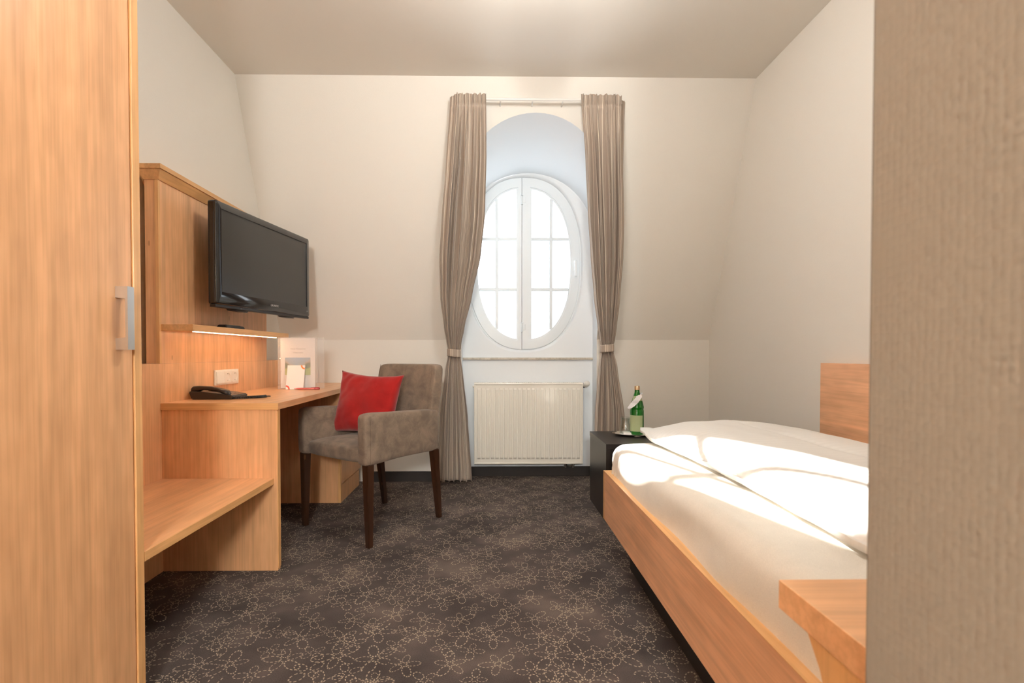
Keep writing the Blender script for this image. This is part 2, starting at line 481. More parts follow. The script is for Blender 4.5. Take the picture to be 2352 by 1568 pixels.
for a in angs:
    dx, dz = math.cos(a), math.sin(a)
    rr = (abs(dx / OA) ** SE + abs(dz / OB) ** SE) ** (-1 / SE)
    h = hit(OX, OZ, dx, dz)
    if math.hypot(h[0] - OX, h[1] - OZ) < rr: h = (OX + dx * rr * 1.002, OZ + dz * rr * 1.002)
    if h[1] > .01: h = (OX + (h[0] - OX) * 1.03, OZ + (h[1] - OZ) * 1.03)
    row = [(h[0], YN + (.0008 if h[1] > .01 else 0), h[1]), (OX + dx * rr, YN, OZ + dz * rr)]
    for s_, yy in ((.990, .003), (.975, .012), (.965, .028), (.962, .10), (.962, .30)):
        row.append((OX + dx * rr * s_, YN + yy, OZ + dz * rr * s_))
    rows.append(row)
grid(bm, rows, closed_u=True)
struct('wall_window', bm, NICHE, smooth=35, base=(NCX, YN, 0))
# outer block so that no daylight leaks past the recess
bm = new()
for (x0, x1) in ((XL - .1, NX0 - .02), (NX1 + .02, XR + .1)): box(bm, x0, x1, YB + .02, YN + .2, 0, ZC)
box(bm, NX0 - .02, NX1 + .02, YN + .012, YN + .2, 0, .90)
struct('wall_outer', bm, NICHE)
struct('trim_sill', B(NX0 + .001, NX1 - .001, YN - .018, YN + .001, .874, .891, bev=.002), STONE)
struct('baseboard_recess', B(NX0, NX1, YN - .012, YN, 0, .072, bev=.002), SKIRT)
struct('baseboard_back', B(-.905, NX0, YB - .012, YB, 0, .072, bev=.002), SKIRT)
struct('baseboard_corner', B(NX1, XR, YB - .012, YB, 0, .072, bev=.002), SKIRT)
struct('baseboard_right', B(XR - .012, XR, 2.35, YB - .012, 0, .072, bev=.002), SKIRT)

# unseen stack added outside to keep the sun off the right-hand casement
bm = new(); box(bm, -1.52, -1.08, 9.6, 10.1, -3.0, 4.95); box(bm, -1.55, -1.05, 9.57, 10.13, 4.95, 5.03)
struct('sun_blocker', bm, mat('pale_blocker', (.7, .67, .62), .8))

# ------------------------------------------------------------------ window
win = thing('window_1', 'white oval window of two casements with glazing bars', 'window', (OX, YN, .95))
win['kind'] = 'structure'
GA, GB = .350, .565
CA, CB = .420, .642
YW = YN + .018
def ring(bm, a0, b0, a1, b1, y0, y1, n=96):
    rows = []
    for k in range(n):
        t = 2 * PI * k / n; c, s = se(math.cos(t)), se(math.sin(t))
        rows.append([(OX + a0 * c, y0, OZ + b0 * s), (OX + a0 * c, y1, OZ + b0 * s), (OX + a1 * c, y1, OZ + b1 * s), (OX + a1 * c, y0, OZ + b1 * s), (OX + a0 * c, y0, OZ + b0 * s)])
    grid(bm, rows, closed_u=True); bmesh.ops.remove_doubles(bm, verts=bm.verts, dist=1e-6)
    bmesh.ops.recalc_face_normals(bm, faces=bm.faces); return bm
obj('window_frame', ring(new(), CA + .002, CB + .002, OA * .97, OB * .97, YW + .006, YW + .07), FRAMEW, win, smooth=30)
obj('window_rebate', ring(new(), CA - .014, CB - .014, OA * .97, OB * .97, YW + .0515, YW + .075), FRAMEW, win, smooth=30)
obj('meeting_strip', B(OX - .034, OX + .002, YW + .0512, YW + .060, OZ - CB + .01, OZ + CB - .01), FRAMEW, win)
XM = OX - .016                                        # where the casements meet
def casement(sgn):
    st = .0015; sw = (OX + sgn * .057 - XM) * sgn
    n = 64
    def loop(a, b, xoff):
        """arc from bottom to top then straight stile; xoff = distance of the straight side from XM"""
        x0 = XM + sgn * xoff; cc = (x0 - OX) * sgn / a
        tm = math.acos(max(-1, min(1, math.copysign(abs(cc) ** (SE / 2), cc))))
        arc = [(OX + sgn * a * se(math.cos(-tm + 2 * tm * k / n)), OZ + b * se(math.sin(-tm + 2 * tm * k / n))) for k in range(n + 1)]
        top, bot = arc[-1], arc[0]
        st_ = [(x0, top[1] + (bot[1] - top[1]) * k / 8) for k in range(1, 8)]
        return arc + st_
    def frame(lo, li, y0, y1):
        bm = new(); rows = []
        for p, q in zip(lo, li):
            rows.append([(p[0], y1, p[1]), (p[0], y0, p[1]), (q[0], y0, q[1]), (q[0], y1, q[1]), (p[0], y1, p[1])])
        grid(bm, rows, closed_u=True); bmesh.ops.remove_doubles(bm, verts=bm.verts, dist=1e-6)
        bmesh.ops.recalc_face_normals(bm, faces=bm.faces); return bm
    nm = 'left' if sgn < 0 else 'right'
    c = obj('casement', frame(loop(CA, CB, st), loop(GA + .012, GB + .012, sw - .012), YW, YW + .05), FRAMEW, win, smooth=30)
    obj('glazing_bead', frame(loop(GA + .0125, GB + .0125, sw - .0125), loop(GA, GB, sw), YW + .008, YW + .045), FRAMEW, c, smooth=30)
    g = loop(GA + .004, GB + .004, sw - .004)
    bm = new(); bm.faces.new([bm.verts.new((p[0], YW + .030, p[1])) for p in g])
    obj('pane', bm, WGLASS, c)
    bm = new(); w = .0125
    xv = OX + sgn * .2045
    zz = OZ; hb = GB * (1 - (.2045 / GA) ** SE) ** (1 / SE)
    box(bm, xv - w, xv + w, YW + .010, YW + .042, zz - hb, zz + hb, bev=.004, seg=1)
    obj('glazing_bar', bm, FRAMEW, c)
    for dz in (-.19, .19):
        ha = GA * (1 - (abs(dz) / GB) ** SE) ** (1 / SE)
        xs = sorted((OX + sgn * .055, OX + sgn * ha))
        obj('glazing_bar', box(new(), xs[0], xs[1], YW + .011, YW + .041, OZ + dz - w, OZ + dz + w, bev=.004, seg=1), FRAMEW, c)
    return c
cL = casement(-1); cR = casement(1)
for z in (OZ + .48, OZ - .475):
    bm = new(); tube(bm, [(XM, YW - .006, z - .028), (XM, YW - .006, z + .028)], .0065, 12)
    box(bm, XM + .002, XM + .028, YW - .003, YW + .001, z - .022, z + .022, bev=.001)
    tube(bm, [(XM, YW - .006, z - .036), (XM, YW - .006, z - .030)], .0085, 12)
    tube(bm, [(XM, YW - .006, z + .030), (XM, YW - .006, z + .036)], .0085, 12)
    obj('hinge', bm, FRAMEW, win, smooth=40)
bm = new(); hx = OX + .385
box(bm, hx - .013, hx + .013, YW - .008, YW + .001, OZ - .05, OZ + .03, bev=.003)
box(bm, hx - .009, hx + .009, YW - .040, YW - .008, OZ + .005, OZ + .022, bev=.003)
box(bm, hx - .010, hx + .010, YW - .045, YW - .034, OZ - .095, OZ + .024, bev=.004)
obj('window_handle', bm, FRAMEW, win, smooth=40)

# ------------------------------------------------------------------ lamps
def ceiling_lamp(x, y, zc, r, glass, label):
    t = thing('ceiling_lamp', label, 'ceiling lamp', (x, y, zc - r), 0)
    obj('canopy', lathe(new(), [(0, ZC), (.055, ZC), (.050, ZC - .025), (0, ZC - .028)], x, y), STEEL, t, smooth=40)
    obj('lamp_rod', tube(new(), [(x, y, ZC - .026), (x, y, zc + r * .97)], .006, 10), STEEL, t)
    pr = [(r * math.sin(k * PI / 24), zc - r * math.cos(k * PI / 24)) for k in range(25)]
    obj('lamp_shade', lathe(new(), pr, x, y, 40), glass, t, smooth=60)
ceiling_lamp(.20, 1.70, 2.345, .13, LAMPG, 'round frosted globe lamp hanging in the middle of the bedroom')
ceiling_lamp(-.15, -1.10, 2.30, .12, FILLG2, 'unseen globe lamp added for fill in the entrance passage')  # added out of view, fills the room from behind the camera

wl = thing('wall_fill_lamp', 'unseen round lamp added for fill on the wall behind the entrance passage', 'fill lamp', (-.05, YR, 1.62))  # added behind the camera to brighten the surfaces facing it
obj('wall_bracket', xf(lathe(new(), [(0, 0), (.05, 0), (.045, .025), (.012, .03), (.012, .06), (0, .06)], 0, 0, 24), Matrix.Translation((-.05, YR, 1.62)) @ Matrix.Rotation(R(-90), 4, 'X')), STEEL, wl, smooth=40)
obj('lamp_shade', lathe(new(), [(.15 * math.sin(k * PI / 24), 1.62 - .15 * math.cos(k * PI / 24)) for k in range(25)], -.05, YR + .20, 40), FILLG3, wl, smooth=60)

# ------------------------------------------------------------------ radiator + valve
def radiator():
    x0, x1, z0, z1, yf = -.131, .667, .112, .704, 3.620
    t = thing('radiator', 'white ribbed panel radiator below the oval window', 'radiator', ((x0 + x1) / 2, 3.66, z0))
    bm = new(); nr = 23; bx0, bx1 = x0 + .018, x1 - .018; p = (bx1 - bx0) / nr
    xs = [x0 + .008, bx0 - .001]
    for i in range(nr):
        for s_ in (0.02, .13, .20, .5, .80, .87, .98): xs.append(bx0 + (i + s_) * p)
    xs += [bx1 + .001, x1 - .008]
    zs = [z0 + .008, z0 + .030, z0 + .036, z0 + .048, z1 - .048, z1 - .036, z1 - .030, z1 - .008]
    def hgt(x, z):
        if x < bx0 or x > bx1 or z < z0 + .035 or z > z1 - .035: return 0
        f = ((x - bx0) / p) % 1
        s_ = 0 if (f < .15 or f > .85) else 1
        tz = 1 if (z0 + .047 <= z <= z1 - .047) else 0
        return .0075 * s_ * tz
    rows = [[(x, yf + .004 - hgt(x, z), z) for z in zs] for x in xs]
    grid(bm, rows)
    bmesh.ops.recalc_face_normals(bm, faces=bm.faces)
    obj('ribbed_panel', bm, ENAMEL, t, smooth=25)
    bm = new()
    for b_ in ((x0, x1, z0, z0 + .010), (x0, x1, z1 - .010, z1), (x0, x0 + .010, z0 + .010, z1 - .010), (x1 - .010, x1, z0 + .010, z1 - .010)):
        box(bm, b_[0], b_[1], yf - .002, yf + .012, b_[2], b_[3], bev=.002)
    box(bm, x0, x0 + .002, yf + .012, 3.69, z0, z1); box(bm, x1 - .002, x1, yf + .012, 3.69, z0, z1)
    box(bm, x0 + .002, x1 - .002, 3.688, 3.69, z0, z1)
    obj('casing', bm, ENAMEL, t)
    bm = new(); n = 52; w = (x1 - x0 - .04) / n
    for i in range(n): box(bm, x0 + .02 + i * w, x0 + .02 + (i + .45) * w, yf + .014, 3.686, z1 + .0005, z1 + .003)
    box(bm, x0, x1, yf + .010, yf + .014, z1 - .002, z1 + .003); box(bm, x0, x1, 3.686, 3.690, z1 - .002, z1 + .003)
    obj('top_grille', bm, ENAMEL, t)
    bm = new()
    for x in (.545, .600):
        tube(bm, [(x, 3.66, z0 + .004), (x, 3.66, z0 - .030), (x, 3.70, z0 - .036), (x, YN, z0 - .036)], .0085, 10)
        tube(bm, [(x, 3.66, z0 - .004), (x, 3.66, z0 - .020)], .013, 6)
    tube(bm, [(.545, 3.66, z0 - .022), (.600, 3.66, z0 - .022)], .006, 8)
    obj('pipe_connection', bm, CHROME, t, smooth=40)
    bm = new(); box(bm, x1, x1 + .016, 3.635, 3.665, .668, .705, bev=.002)
    obj('valve_body', bm, BLKSATIN, t)
    bm = new(); prf = [(0, 0), (.019, 0), (.021, .006), (.0215, .030), (.019, .042), (.012, .048), (0, .049)]
    lathe(bm, prf, 0, 0, 24)
    xf(bm, Matrix.Translation((.684, 3.65, .687)) @ Matrix.Rotation(R(62), 4, 'X') @ Matrix.Rotation(R(25), 4, 'Y'))
    v = obj('thermostat_knob', bm, WPLAST, t, smooth=40)
    bm = new(); tube(bm, [(x0 - .012, 3.655, z1 - .025), (x0, 3.655, z1 - .025)], .007, 10)
    obj('bleed_valve', bm, WPLAST, t)
radiator()

# ------------------------------------------------------------------ wardrobe
w_ = thing('wardrobe', 'tall cherry-wood wardrobe at the left edge of the picture', 'wardrobe', ((XL - .92) / 2, .8, 0))
WY0, WY1 = -.35, 1.322
bm = new(); box(bm, XL + .002, -.950, WY0, WY0 + .02, 0, 2.45); box(bm, XL + .002, XL + .02, WY0 + .02, WY1 - .026, 0, 2.45)
box(bm, XL + .02, -.950, WY0 + .02, WY1 - .026, 2.43, 2.45); box(bm, XL + .02, -.950, WY0 + .02, WY1 - .026, 0, .06)
obj('carcass', bm, WV, w_)
obj('side_panel', B(XL + .002, -.9225, WY1 - .026, WY1, 0, 2.45, bev=.0015), WE, w_)
obj('inner_edge', B(-.950, -.934, WY1 - .030, WY1 - .026, 0, 2.45), WE, w_)
for y0, y1, hy in ((.475, WY1 - .0295, 1), (WY0 + .003, .471, 0)):
    dr = obj('door', B(-.946, -.926, y0, y1, .062, 2.44, bev=.002), WV, w_)
    if hy:
        bm = new(); yc0, yc1 = 1.236, 1.259
        prism(bm, [(-.926, .930), (-.896, .930), (-.896, 1.086), (-.926, 1.086), (-.926, 1.058), (-.903, 1.056), (-.902, 1.053), (-.902, .963), (-.903, .960), (-.926, .958)], 1, yc0, yc1)
        obj('door_handle', bm, STEEL, dr)

# ------------------------------------------------------------------ wall panelling with desk, bench and shelf
PX0, PX1 = -1.445, -1.390
u_ = thing('wall_panelling', 'cherry-wood wall panelling with a cornice behind the television', 'wall panel', (-1.45, 2.6, 0))
obj('lower_panel', B(XL + .003, PX1, WY1 + .002, YB - .004, .0, .878, bev=.0015), WV, u_)
obj('upper_panel', prism(new(), [(XL + .002, 2.190), (PX0 - .002, 2.100), (PX1 - .0005, 2.100), (PX1 - .0005, 3.085), (XL + .002, 3.085)], 2, .8785, 1.648), WV, u_)
obj('edge_strip', prism(new(), [(PX1 - .0145, 2.0995), (PX1 - .0145, 2.0975), (PX1 + .001, 2.0965), (PX1 + .0012, 2.108), (PX1 - .0004, 2.108), (PX1 - .0004, 2.0997)], 2, .8785, 1.648), WE, u_)
bm = new()
def crown(bm, s0, s1, zz):                             # flared profile, mitred at the near corner
    o0, o1 = s0, s1
    lo = [(XL + .002, 3.085, zz[0]), (XL + .002, 2.190, zz[0]), (PX0 - .002 - o0 * .6, 2.1 - o0, zz[0]), (PX1 + o0, 2.1 - o0, zz[0]), (PX1 + o0, 3.085, zz[0])]
    hi = [(XL + .002, 3.085, zz[1]), (XL + .002, 2.190, zz[1]), (PX0 - .002 - o1 * .6, 2.1 - o1, zz[1]), (PX1 + o1, 2.1 - o1, zz[1]), (PX1 + o1, 3.085, zz[1])]
    a = [bm.verts.new(p) for p in lo]; b_ = [bm.verts.new(p) for p in hi]
    for i in range(5): bm.faces.new((a[i], a[(i + 1) % 5], b_[(i + 1) % 5], b_[i]))
    bm.faces.new(a[::-1]); bm.faces.new(b_)
crown(bm, .004, .024, (1.645, 1.680)); crown(bm, .022, .022, (1.680, 1.683)); crown(bm, .028, .028, (1.683, 1.702))
bmesh.ops.recalc_face_normals(bm, faces=bm.faces)
obj('cornice', bm, WEY, u_)

sh = thing('wall_shelf', 'narrow wooden wall shelf with a light strip below the television', 'shelf', (-1.33, 2.55, 1.017))
obj('shelf_board', B(PX1, -1.257, 2.107, 3.09, 1.016, 1.044, bev=.0015), WEY, sh)
obj('light_strip', B(-1.290, -1.276, 2.16, 2.96, 1.0135, 1.0165), LEDM, sh)

dk = thing('desk', 'long cherry-wood wall desk carrying the telephone', 'desk', (-1.15, 2.8, 0))
obj('desktop', prism(new(), [(PX1 + .0005, 2.100), (-.900, 2.100), (-.915, 3.12), (-.915, YB - .004), (PX1 + .0005, YB - .004)], 2, .684, .712, bev=.0015), WY, dk)
obj('desktop_edge', B(PX1 + .0005, -.900, 2.0975, 2.1003, .6845, .7115), WEX, dk)
obj('side_panel', B(PX1 + .0005, -.908, 2.104, 2.130, 0, .684, bev=.001), WV, dk)
obj('side_panel_edge', B(-.9082, -.9055, 2.106, 2.130, .012, .684), WE, dk)
bn = thing('luggage_bench', 'low wooden luggage shelf between wardrobe and desk', 'luggage rack', (-1.15, 1.7, .36))
obj('bench_board', B(PX1 + .0005, -.925, WY1 + .002, 2.103, .368, .394, bev=.0015), WY, bn)
obj('bench_edge', B(-.9255, -.9225, WY1 + .002, 2.103, .3685, .3935), WEY, bn)
cb = thing('cabinet', 'small cherry-wood cabinet under the far end of the desk', 'cabinet', (-1.15, 3.3, 0))
obj('cabinet_body', B(PX1 + .001, -.948, 3.058, 3.52, 0, .683, bev=.001), WV, cb)
obj('front_edge', B(-.948, -.932, 3.058, 3.078, 0, .683, bev=.001), WE, cb)
obj('cabinet_door', B(-.947, -.930, 3.080, 3.515, .115, .670, bev=.0015), WV, cb)
obj('toe_board', B(-.947, -.933, 3.079, 3.49, 0, .105, bev=.001), WV, cb)

# socket plate
so = thing('socket_plate', 'white triple wall plate with a switch and two sockets above the telephone', 'socket', (PX1, 2.61, .76))
SY0, SY1, SZ0, SZ1 = 2.496, 2.724, .760, .838
obj('plate_frame', B(PX1, PX1 + .010, SY0, SY1, SZ0, SZ1, bev=.003), WPLAST, so)
gw = (SY1 - SY0 - .012) / 3
for i in range(3):
    a = SY0 + .008 + i * gw
    if i == 0:
        obj('light_switch', prism(new(), [(PX1 + .009, SZ0 + .009), (PX1 + .0165, SZ0 + .009), (PX1 + .0125, SZ1 - .009), (PX1 + .009, SZ1 - .009)], 1, a, a + gw - .004, bev=.0008), WPLAST, so)
    else:
        c = a + (gw - .004) / 2; zc = (SZ0 + SZ1) / 2
        bm = new(); h = (SZ1 - SZ0) / 2 - .009; hy = (gw - .004) / 2; n = 32; rows = []
        for k in range(n):
            t = 2 * PI * k / n; cs, sn = math.cos(t), math.sin(t); q = 1 / max(abs(cs) / hy, abs(sn) / h)
            rows.append([(PX1 + .009, c + cs * q, zc + sn * q), (PX1 + .0135, c + cs * q * .99, zc + sn * q * .99), (PX1 + .0135, c + cs * .0215, zc + sn * .0215), (PX1 + .004, c + cs * .0195, zc + sn * .0195), (PX1 + .004, c, zc)])
        grid(bm, rows, closed_u=True); bmesh.ops.remove_doubles(bm, verts=bm.verts, dist=1e-6); bmesh.ops.recalc_face_normals(bm, faces=bm.faces)
        s1 = obj('socket', bm, WPLAST, so, smooth=30)
        bm = new()
        for dy in (-.0095, .0095): tube(bm, [(PX1 + .003, c + dy, zc), (PX1 + .0046, c + dy, zc)], .0026, 10)
        obj('socket_hole', bm, RADDARK, s1)
        for dz in (-.0175, .0175): obj('earth_contact', B(PX1 + .004, PX1 + .0125, c - .003, c + .003, zc + dz - .0018, zc + dz + .0018), STEEL, s1)

# ------------------------------------------------------------------ television
TVL, TVR = Vector((-1.264, 2.300, 0)), Vector((-1.130, 3.100, 0))
ux = (TVR - TVL).normalized(); nv = Vector((ux.y, -ux.x, 0))        # faces the room
TW = (TVR - TVL).length; TZ0, TZ1 = 1.148, 1.628
tv = thing('television', 'black flat television on the wood panelling', 'television', ((TVL.x + TVR.x) / 2, (TVL.y + TVR.y) / 2, TZ0), math.atan2(ux.y, ux.x))
# local: x along the width, -y towards the viewer, z up from the bottom edge
def TV(name, bm, m, parent=tv, **k): return obj(name, bm, m, parent, local=True, **k)
hw = TW / 2; hh = TZ1 - TZ0
def rrect(x0, x1, z0, z1, r, n=5):
    pts = []
    for cx_, cz_, a0 in ((x1 - r, z1 - r, 0), (x0 + r, z1 - r, 90), (x0 + r, z0 + r, 180), (x1 - r, z0 + r, 270)):
        for k in range(n + 1): a = R(a0 + 90 * k / n); pts.append((cx_ + r * math.cos(a), cz_ + r * math.sin(a)))
    return pts
# front bezel with an opening for the screen
bm = new(); rows = []
o1 = rrect(-hw, hw, 0, hh, .012); i1 = rrect(-hw + .038, hw - .030, .060, hh - .034, .002)
for p, q in zip(o1, i1):
    cx_, cz_ = 0, hh / 2
    def ins(a, t): return (a[0] * (1 - t), cz_ + (a[1] - cz_) * (1 - t * 1.6))
    e1 = ins(p, .006); e2 = ins(p, .016)
    rows.append([(p[0], .030, p[1]), (p[0], .012, p[1]), (e1[0], .003, e1[1]), (e2[0], 0, e2[1]), (q[0], .0, q[1]), (q[0], .008, q[1])])
grid(bm, rows, closed_u=True); bmesh.ops.recalc_face_normals(bm, faces=bm.faces)
TV('bezel', bm, BLKGLOSS, smooth=50)
TV('screen', box(new(), -hw + .036, hw - .028, .006, .010, .058, hh - .032), SCREEN)
bm = prism(new(), rrect(-hw + .001, hw - .001, .001, hh - .001, .012), 1, .026, .040); TV('rear_housing', bm, BLKSATIN)
bm = prism(new(), rrect(-hw + .08, hw - .08, .05, hh - .06, .03), 1, .038, .080, bev=.004); TV('electronics_bulge', bm, BLKSATIN)
TV('bottom_strip', box(new(), -hw + .001, hw - .001, .006, .036, -.012, .0015, bev=.002), BLKSATIN)
for sx in (-.22, .20): TV('speaker_slot', lathe(new(), [(0, -.022), (.055, -.019), (.062, -.013), (0, -.013)], sx, .030, 24, 1.3, .25), BLKSATIN, smooth=40)
bm = text_bm('GRUNDIG', .0160, .0006); xf(bm, Matrix.Translation((.042, -.0008, .034)) @ Matrix.Rotation(R(90), 4, 'X'))
TV('brand_lettering', bm, ALU)
TV('standby_light', box(new(), hw - .034, hw - .031, -.0008, .0005, .028, .035), ALU)
TV('wall_mount', box(new(), -.10, .10, .078, .118, .16, .34, bev=.003), BLKSATIN)

# remote control
rc = thing('remote_control', 'black remote control lying on the lit wall shelf', 'remote control', (-1.322, 2.54, 1.0445), R(88))
obj('remote_body', prism(new(), [(-.085, 0), (.085, 0), (.088, .008), (.080, .017), (-.078, .019), (-.088, .010)], 1, -.023, .023, bev=.003), BLKSATIN, rc, local=True)
bm = new()
for i in range(8):
    for j in range(3): box(bm, -.065 + i * .016, -.056 + i * .016, -.015 + j * .011, -.008 + j * .011, .0175, .0195, bev=.0008, seg=1)
obj('buttons', bm, BLKGLOSS, rc, local=True)

# ------------------------------------------------------------------ telephone
ph = thing('telephone', 'black corded desk telephone with a coiled cord', 'telephone', (-1.250, 2.335, .7125), R(2))
def PH(name, bm, m, parent=ph, **k):
    if 'cord' not in name: xf(bm, Matrix.Translation((-.124, 0, 0)) @ Matrix.Diagonal((.80, .9, .84, 1)) @ Matrix.Translation((.124, 0, 0)))
    return obj(name, bm, m, parent, local=True, **k)
# body: x from -0.12 (rear) to 0.115 (front keypad end), y -.09 (viewer) to .09
side = [(-.108, 0), (.118, 0), (.124, .010), (.118, .021), (.060, .030), (-.030, .040), (-.118, .046), (-.124, .040)]
PH('base', prism(new(), side, 1, -.080, .085, bev=.005), BLKPH, smooth=35)
bm = new(); pts = []; rad = []
# handset lies along the near side
rows = []
hs = [(-.118, .050, .017, .013), (-.108, .055, .021, .016), (-.080, .058, .021, .015), (-.055, .0605, .0185, .011), (-.010, .0585, .017, .0105), (.035, .050, .018, .011), (.058, .041, .021, .014), (.078, .034, .021, .015), (.087, .030, .015, .010)]
for (x, z, wy, wz) in hs:
    rows.append([(x, -.048 + wy * math.copysign(abs(math.cos(a)) ** .6, math.cos(a)), z + wz * math.copysign(abs(math.sin(a)) ** .6, math.sin(a))) for a in [2 * PI * k / 20 for k in range(21)]])
grid(bm, rows); bmesh.ops.remove_doubles(bm, verts=bm.verts, dist=1e-5)
for e in (rows[0], rows[-1]): bm.faces.new([bm.verts.new(p) for p in e[:-1]])
bmesh.ops.remove_doubles(bm, verts=bm.verts, dist=1e-5); bmesh.ops.recalc_face_normals(bm, faces=bm.faces)
hd = PH('handset', bm, BLKPH, smooth=60)
for i in range(4):
    for j in range(3):
        x = .030 + i * .017; z = .0375 - (x - .0) * .14
        bm = box(new(), x, x + .012, -.010 + j * .019, .003 + j * .019, z - .006, z, bev=.0015, seg=1)
        PH('key', bm, BLKGLOSS)
PH('display', box(new(), -.055, .012, -.010, .055, .034, .0445, bev=.001), BLKGLOSS)
def coil(path, rc_, turns, rw, n=10):
    path = [Vector(p) for p in path]
    seg = [(path[i + 1] - path[i]).length for i in range(len(path) - 1)]; tot = sum(seg)
    def at(s):
        s *= tot
        for i, l in enumerate(seg):
            if s <= l or i == len(seg) - 1: return path[i].lerp(path[i + 1], min(1, s / l)), (path[i + 1] - path[i]).normalized()
            s -= l
    pts = []
    for k in range(turns * n + 1):
        p, t = at(k / (turns * n)); a = 2 * PI * k / n
        side_ = t.cross(Vector((0, 0, 1))).normalized(); up_ = side_.cross(t)
        pts.append(p + side_ * rc_ * math.cos(a) + up_ * rc_ * math.sin(a))
    return tube(new(), pts, rw, 6)
path = [(.036, -.048, .026), (.052, -.060, .016), (.062, -.064, .0075)]
arc = []
for k in range(19):
    t = k / 18; arc.append((.062 + .120 * t + .022 * math.sin(PI * t), -.064 + .085 * t - .012 * math.sin(PI * t), .0075))
PH('coiled_cord', coil(path + arc, .0055, 44, .0018), BLKSATIN, smooth='all')
e0 = arc[-1]
lp = [e0, (e0[0] + .012, e0[1] + .014, .006), (e0[0] + .008, e0[1] + .030, .004), (e0[0] - .03, e0[1] + .038, .003), (e0[0] - .09, e0[1] + .030, .003), (.075, .040, .006)]
PH('straight_cord', tube(new(), lp, .0022, 8), BLKSATIN, smooth='all')

# ------------------------------------------------------------------ folder, note pad, pen
fo = thing('ring_binder', 'clear plastic ring binder standing upright on the desk', 'folder', (-1.14, 2.93, .7125), R(-3))
def FO(name, bm, m, parent=fo, **k): return obj(name, bm, m, parent, local=True, **k)
FO('front_cover', box(new(), -.118, .118, -.0008, .0006, 0, .305), FILM)
FO('spine', box(new(), -.1195, -.1183, 0, .035, 0, .305), FILM)
xf_ = Matrix.Translation((-.118, .035, 0)) @ Matrix.Rotation(R(9), 4, 'Z')
FO('back_cover', xf(box(new(), 0, .25, -.0006, .0006, 0, .305), xf_), FILM)
pg = FO('pages', box(new(), -.105, .100, .004, .010, .004, .300), PAPER)
bm = text_bm('Hotel Wiesenbad', .0125); xf(bm, Matrix.Translation((0, .0035, .236)) @ Matrix.Rotation(R(90), 4, 'X')); FO('cover_heading', bm, TEXTG, pg)
bm = text_bm('Willkommen', .0115); xf(bm, Matrix.Translation((0, .0035, .214)) @ Matrix.Rotation(R(90), 4, 'X')); FO('cover_subheading', bm, TEXTG, pg)
PIC = mat('garden_picture', (.4, .5, .5), .6)
_tc = N(PIC, 'ShaderNodeTexCoord'); _sp = N(PIC, 'ShaderNodeSeparateXYZ'); L(PIC, _tc.outputs['Generated'], _sp.inputs[0])
_n = nz(PIC, mapped(PIC, (40, 40, 40)), 1, 4)
_h = mth(PIC, 'ADD', _sp.outputs[2], mth(PIC, 'MULTIPLY', mth(PIC, 'SUBTRACT', _n, .5), .45))
_h = mth(PIC, 'SUBTRACT', _h, mth(PIC, 'MULTIPLY', mth(PIC, 'ABSOLUTE', mth(PIC, 'SUBTRACT', _sp.outputs[0], .45)), .7))
L(PIC, ramp(PIC, _h, [(.05, (.50, .55, .20)), (.12, (.20, .26, .15)), (.32, (.16, .20, .13)), (.42, (.5, .45, .38)), (.55, (.38, .48, .56)), (.8, (.36, .50, .66))]), BS(PIC).inputs['Base Color'])
FO('cover_picture', box(new(), -.078, .074, .0032, .0039, .082, .185), PIC, pg)
for z in (.03, .105, .18, .255):
    FO('ring', tube(new(), [(-.112 + .014 * math.cos(a) + .004, .012 + .012 * math.sin(a), z) for a in [2 * PI * k / 16 for k in range(17)]], .0011, 6, False), CHROME)
npd = thing('note_pad', 'small white note pad with orange arcs leaning against the clear binder', 'note pad', (-1.145, 2.893, .7125), R(-4))
lean = Matrix.Rotation(R(-11), 4, 'X')
obj('pad', xf(box(new(), -.052, .052, -.003, .003, 0, .142), lean), PAPER, npd, local=True)
def arc_bm(cx_, cz_, r0, r1, a0, a1, n=14):
    bm = new(); rows = []
    for k in range(n + 1):
        a = R(a0 + (a1 - a0) * k / n)
        rows.append([(cx_ + r0 * math.cos(a), -.0035, cz_ + r0 * math.sin(a)), (cx_ + r1 * math.cos(a), -.0035, cz_ + r1 * math.sin(a)), (cx_ + r1 * math.cos(a), -.0030, cz_ + r1 * math.sin(a)), (cx_ + r0 * math.cos(a), -.0030, cz_ + r0 * math.sin(a)), (cx_ + r0 * math.cos(a), -.0035, cz_ + r0 * math.sin(a))])
    grid(bm, rows); return bm
obj('printed_arc', xf(arc_bm(.052, .142, .016, .024, 180, 270), lean), ORANGE, npd, local=True, label='orange arc in the top corner')
obj('printed_arc', xf(arc_bm(-.052, 0, .016, .024, 0, 90), lean), REDP, npd, local=True, label='red arc in the bottom corner')
pen = thing('ballpoint_pen', 'red ballpoint pen lying in front of the note pad', 'pen', (-1.070, 2.880, .7185), R(12))
def lat_x(prof_): return xf(lathe(new(), prof_, 0, 0, 16), Matrix.Rotation(R(90), 4, 'Y'))
obj('pen_barrel', lat_x([(0, -.070), (.0012, -.069), (.0018, -.062), (.0048, -.045), (.0055, -.01), (.0055, .040), (0, .040)]), mat('pale_red_plastic', (.55, .12, .10), .25), pen, local=True, smooth=40)
obj('pen_cap', lat_x([(0, .0401), (.0058, .0401), (.0058, .066), (.0045, .072), (0, .072)]), REDPEN, pen, local=True, smooth=40)
obj('pen_clip', box(new(), .022, .070, -.0022, .0022, .0060, .0078, bev=.0006), REDPEN, pen, local=True)

# ------------------------------------------------------------------ armchair
CH = (-.6375, 2.712, 0)
ch = thing('armchair', 'taupe upholstered armchair holding a red cushion', 'armchair', CH, math.atan2(-.6, .8))
def A(name, bm, m=CHAIRF, parent=ch, **k): return obj(name, bm, m, parent, local=True, **k)
